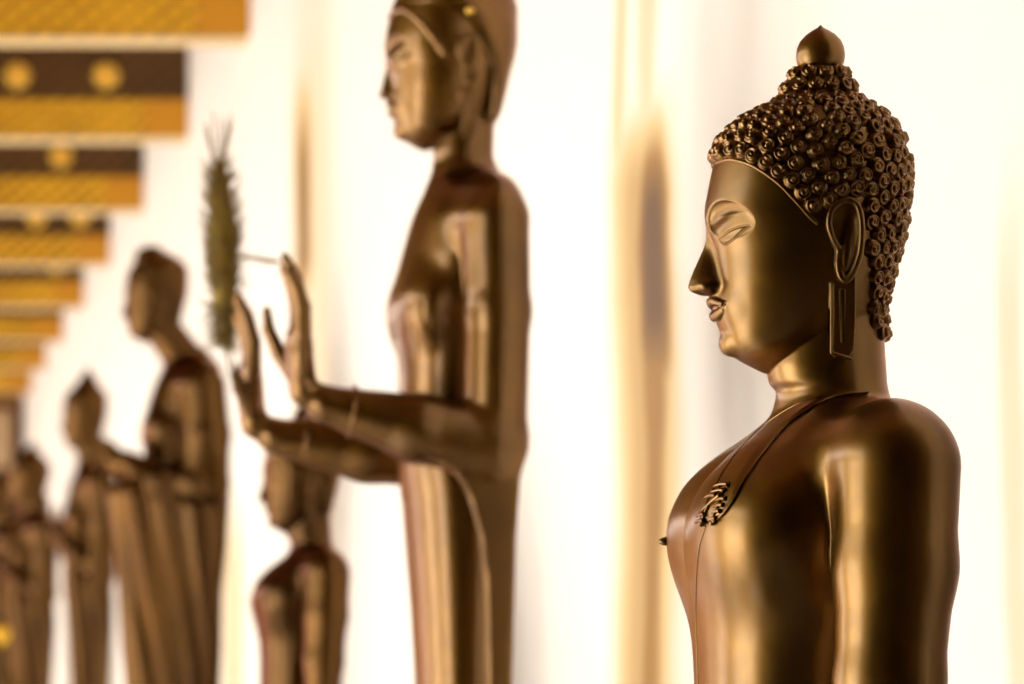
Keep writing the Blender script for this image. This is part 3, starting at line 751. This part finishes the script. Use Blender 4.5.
# ---- 4. standing in a pleated robe with an alms bowl
def standing(Yd, bodyc, br, nose_at, hs_, arms, pleats, crown, label, rng_x, sxh=1.0, wings=True, bys=1.0, bxs=1.0):
    S = Yd / FP; bx, by = bodyc
    def f(x, y, z):
        X = 460 + (x - bx) / (br * bxs); Y_ = y / (br * bys); Z = 435 + (z - (652 - by)) / br      # shoulder line of the second statue at row 217
        g = trunk_f(X, Y_, Z, arms, pleats, wings, arms == 'forward') * br
        g = smin(g, caps(x, y, z, (nose_at[0] + 128 * hs_ * sxh, 0, 652 - nose_at[1] - 40 * hs_), (bx + 2, 0, 652 - by + 30 * br), 56 * hs_, 62 * hs_), 10 * br)
        if float(np.max(Z)) > 470: g = smin(g, head_at(x, y, z, nose_at[0], nose_at[1], hs_, .75, crown, sxh, dome=(arms == 'forward')), 3.0 * br)
        return g
    z0 = (652 - by) + (-430 - 435) * br
    root = ((bx - VX) * S, Yd, EYE + z0 * S)
    e = empty('buddha_statue', root); tag(e, label, 'statue'); W = world(Yd, root)
    ztop = (652 - nose_at[1]) + hs_ * (275 if crown else 250)
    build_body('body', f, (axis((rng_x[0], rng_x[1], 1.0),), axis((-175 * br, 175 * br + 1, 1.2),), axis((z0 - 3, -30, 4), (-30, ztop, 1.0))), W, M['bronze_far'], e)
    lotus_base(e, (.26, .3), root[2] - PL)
    return e, W, f
Y4 = 12.0
st4, W4, f4 = standing(Y4, (186.5, 381), .55, (121.5, 315), .325, 'forward', 5.0, False, 'blurred bronze monk-like Buddha in a pleated robe, forearms held forward', (84, 240), .95, wings=False, bxs=1.2)
# ---- 5, 6, 7. crowned figures further down the row
st5, W5, f5 = standing(17.6, (91, 480), .43, (60, 430), .245, 'folded', 4.0, True, 'blurred crowned bronze statue just left of the pleated robe', (30, 125), .9)
def dup(root, loc, scale, label, wide=1.0):
    r = root.copy(); COL.objects.link(r); r.location = loc; r.scale = (scale * wide, scale * wide, scale); r['label'] = label
    for ch in list(root.children):
        c = ch.copy(); COL.objects.link(c); c.parent = r
    return r
S5 = 17.6 / FP
base_z = st5.location.z
def far_copy(Yd, px, tip_py, label, wide=1.0):
    # same casting; scaled so that its crown tip reaches its own height
    tip5 = (652 - 372) * S5 + EYE - base_z; base_w = PL + (base_z - PL)
    tip = (652 - tip_py) * Yd / FP + EYE
    sc_ = (tip - PL) / (tip5 + base_z - PL)
    return dup(st5, ((px - VX) * Yd / FP, Yd, PL + (base_z - PL) * sc_), sc_, label, wide)
far_copy(23.4, 35, 446, 'very blurred pointed-crown bronze statue near the left edge', 1.3)
far_copy(28.5, 4, 468, 'farthest bronze statue, cut off by the left edge of the photo', 1.3)

# ---------------------------------------------------------------- bristly plume in the far raised hand
def at(px, py, Yd): return Vector(((px - VX) * Yd / FP, Yd, EYE + (VY - py) * Yd / FP))
YP = Y2 + 178 * S2
p0 = at(226, 352, YP)
pr = empty('bristle_plume', p0); tag(pr, 'olive green bristly seed plume standing in front of the raised fingers', 'plume')
u = YP / FP
mid = [(226, 352, 1), (226, 340, 5), (225, 324, 8), (224, 300, 11), (223.5, 270, 13), (222.5, 235, 13.5), (221, 205, 11.5), (219.5, 188, 9.5), (218.5, 176, 5.5), (218, 167, 2.5), (218, 160, .6)]
mb = MB(); rings_ = []
for px, py, r in mid:
    c = at(px, py, YP) - p0
    rings_.append([(c.x + r * u * math.cos(a) * (1 + .08 * math.sin(7 * a)), c.y + r * u * math.sin(a), c.z) for a in np.linspace(0, 2 * math.pi, 20, endpoint=False)])
mb.rings(rings_)
def olive():
    m, nt, b = nodes('olive_seed_head'); tc = N(nt, 'ShaderNodeTexCoord'); n1 = N(nt, 'ShaderNodeTexNoise', Scale=22.0, Detail=4.0)
    nt.links.new(tc.outputs['Object'], n1.inputs['Vector']); r = ramp(nt, n1.outputs['Fac'], [(.35, (.09, .055, .003)), (.65, (.27, .17, .008))])
    nt.links.new(r.outputs['Color'], b.inputs['Base Color']); b.inputs['Roughness'].default_value = .7; return m
M['olive'] = olive(); M['straw'] = simple('straw_bristle', (.22, .125, .006), .6)
mb.build('seed_head', M['olive'], pr)
mb = MB(); rng = random.Random(3)
my = [m_[1] for m_ in mid][::-1]; mx_ = [m_[0] for m_ in mid][::-1]; mr_ = [m_[2] for m_ in mid][::-1]
for i in range(760):
    py = rng.uniform(168, 348); a = rng.uniform(0, 2 * math.pi); r = float(np.interp(py, my, mr_)); px = float(np.interp(py, my, mx_))
    c = at(px, py, YP) - p0; d = Vector((math.cos(a), math.sin(a), 0)); up = rng.uniform(.6, 1.6) if py < 300 else rng.uniform(-1.6, .4)
    s0 = c + d * r * u * .8; L_ = rng.uniform(12, 24) * u; dirv = (d + Vector((0, 0, up))).normalized()
    mb.tube([s0, s0 + dirv * L_ * .5, s0 + dirv * L_ + Vector((0, 0, .1 * L_))], [.8 * u, .65 * u, .15 * u], 4)
for i in range(14):
    a = i * 2.4; s0 = at(218.5 + 3 * math.cos(a), 178, YP) - p0 + Vector((0, 2 * u * math.sin(a), 0))
    e = Vector((math.cos(a) * 9 * u, math.sin(a) * 9 * u, rng.uniform(45, 68) * u))
    mb.tube([s0, s0 + e * .5, s0 + e + Vector((math.cos(a) * 3 * u, 0, 0))], [.8 * u, .7 * u, .35 * u], 5)
mb.build('bristles', M['straw'], pr)['kind'] = 'stuff'
mb = MB(); mb.tube([at(236, 257, YP) - p0, at(255, 258, YP) - p0, at(268, 261, YP) - p0, at(281, 262, YP) - p0], [1.6 * u, 1.9 * u, 2.4 * u, 1.5 * u], 6)
mb.build('tendril', M['straw'], pr)
mb = MB(); mb.tube([at(226, 350, YP) - p0, at(230, 372, YP) - p0, at(240, 398, YP - .0) - p0], [1.6 * u, 1.6 * u, 1.5 * u], 8)
mb.build('stem', M['olive'], pr)

# ---------------------------------------------------------------- yellow flower by the left edge
YF = 21.5; fb = Vector(((1 - VX) * YF / FP, YF, PL)); fr = empty('yellow_flower', fb)
tag(fr, 'tiny bright yellow flower at the lower left edge', 'flower')
fy = at(1, 640, YF) - fb
mb = MB(); mb.lathe((0, 0, 0), [(.05, 0), (.075, .01), (.09, .12), (.055, .24), (.035, .3), (.045, .33), (.03, .33)], 20); mb.build('vase', M['bronze_far'], fr)
mb = MB(); mb.tube([(0, 0, .28), (0, 0, fy.z * .6), (fy.x, fy.y, fy.z - .03)], .006, 6); mb.build('stem', M['olive'], fr)
M['yellow'] = simple('yellow_petal', (.95, .55, .01), .5)
mb = MB()
for i in range(14):
    a = i * 2.4; t = i / 14; mb.tube([tuple(fy + Vector((0, 0, -.03))), tuple(fy + Vector((.035 * math.cos(a), .035 * math.sin(a), .02 + .03 * t))), tuple(fy + Vector((.02 * math.cos(a), .02 * math.sin(a), .05 + .03 * t)))], [.006, .014, .003], 6)
mb.build('blossom', M['yellow'], fr)
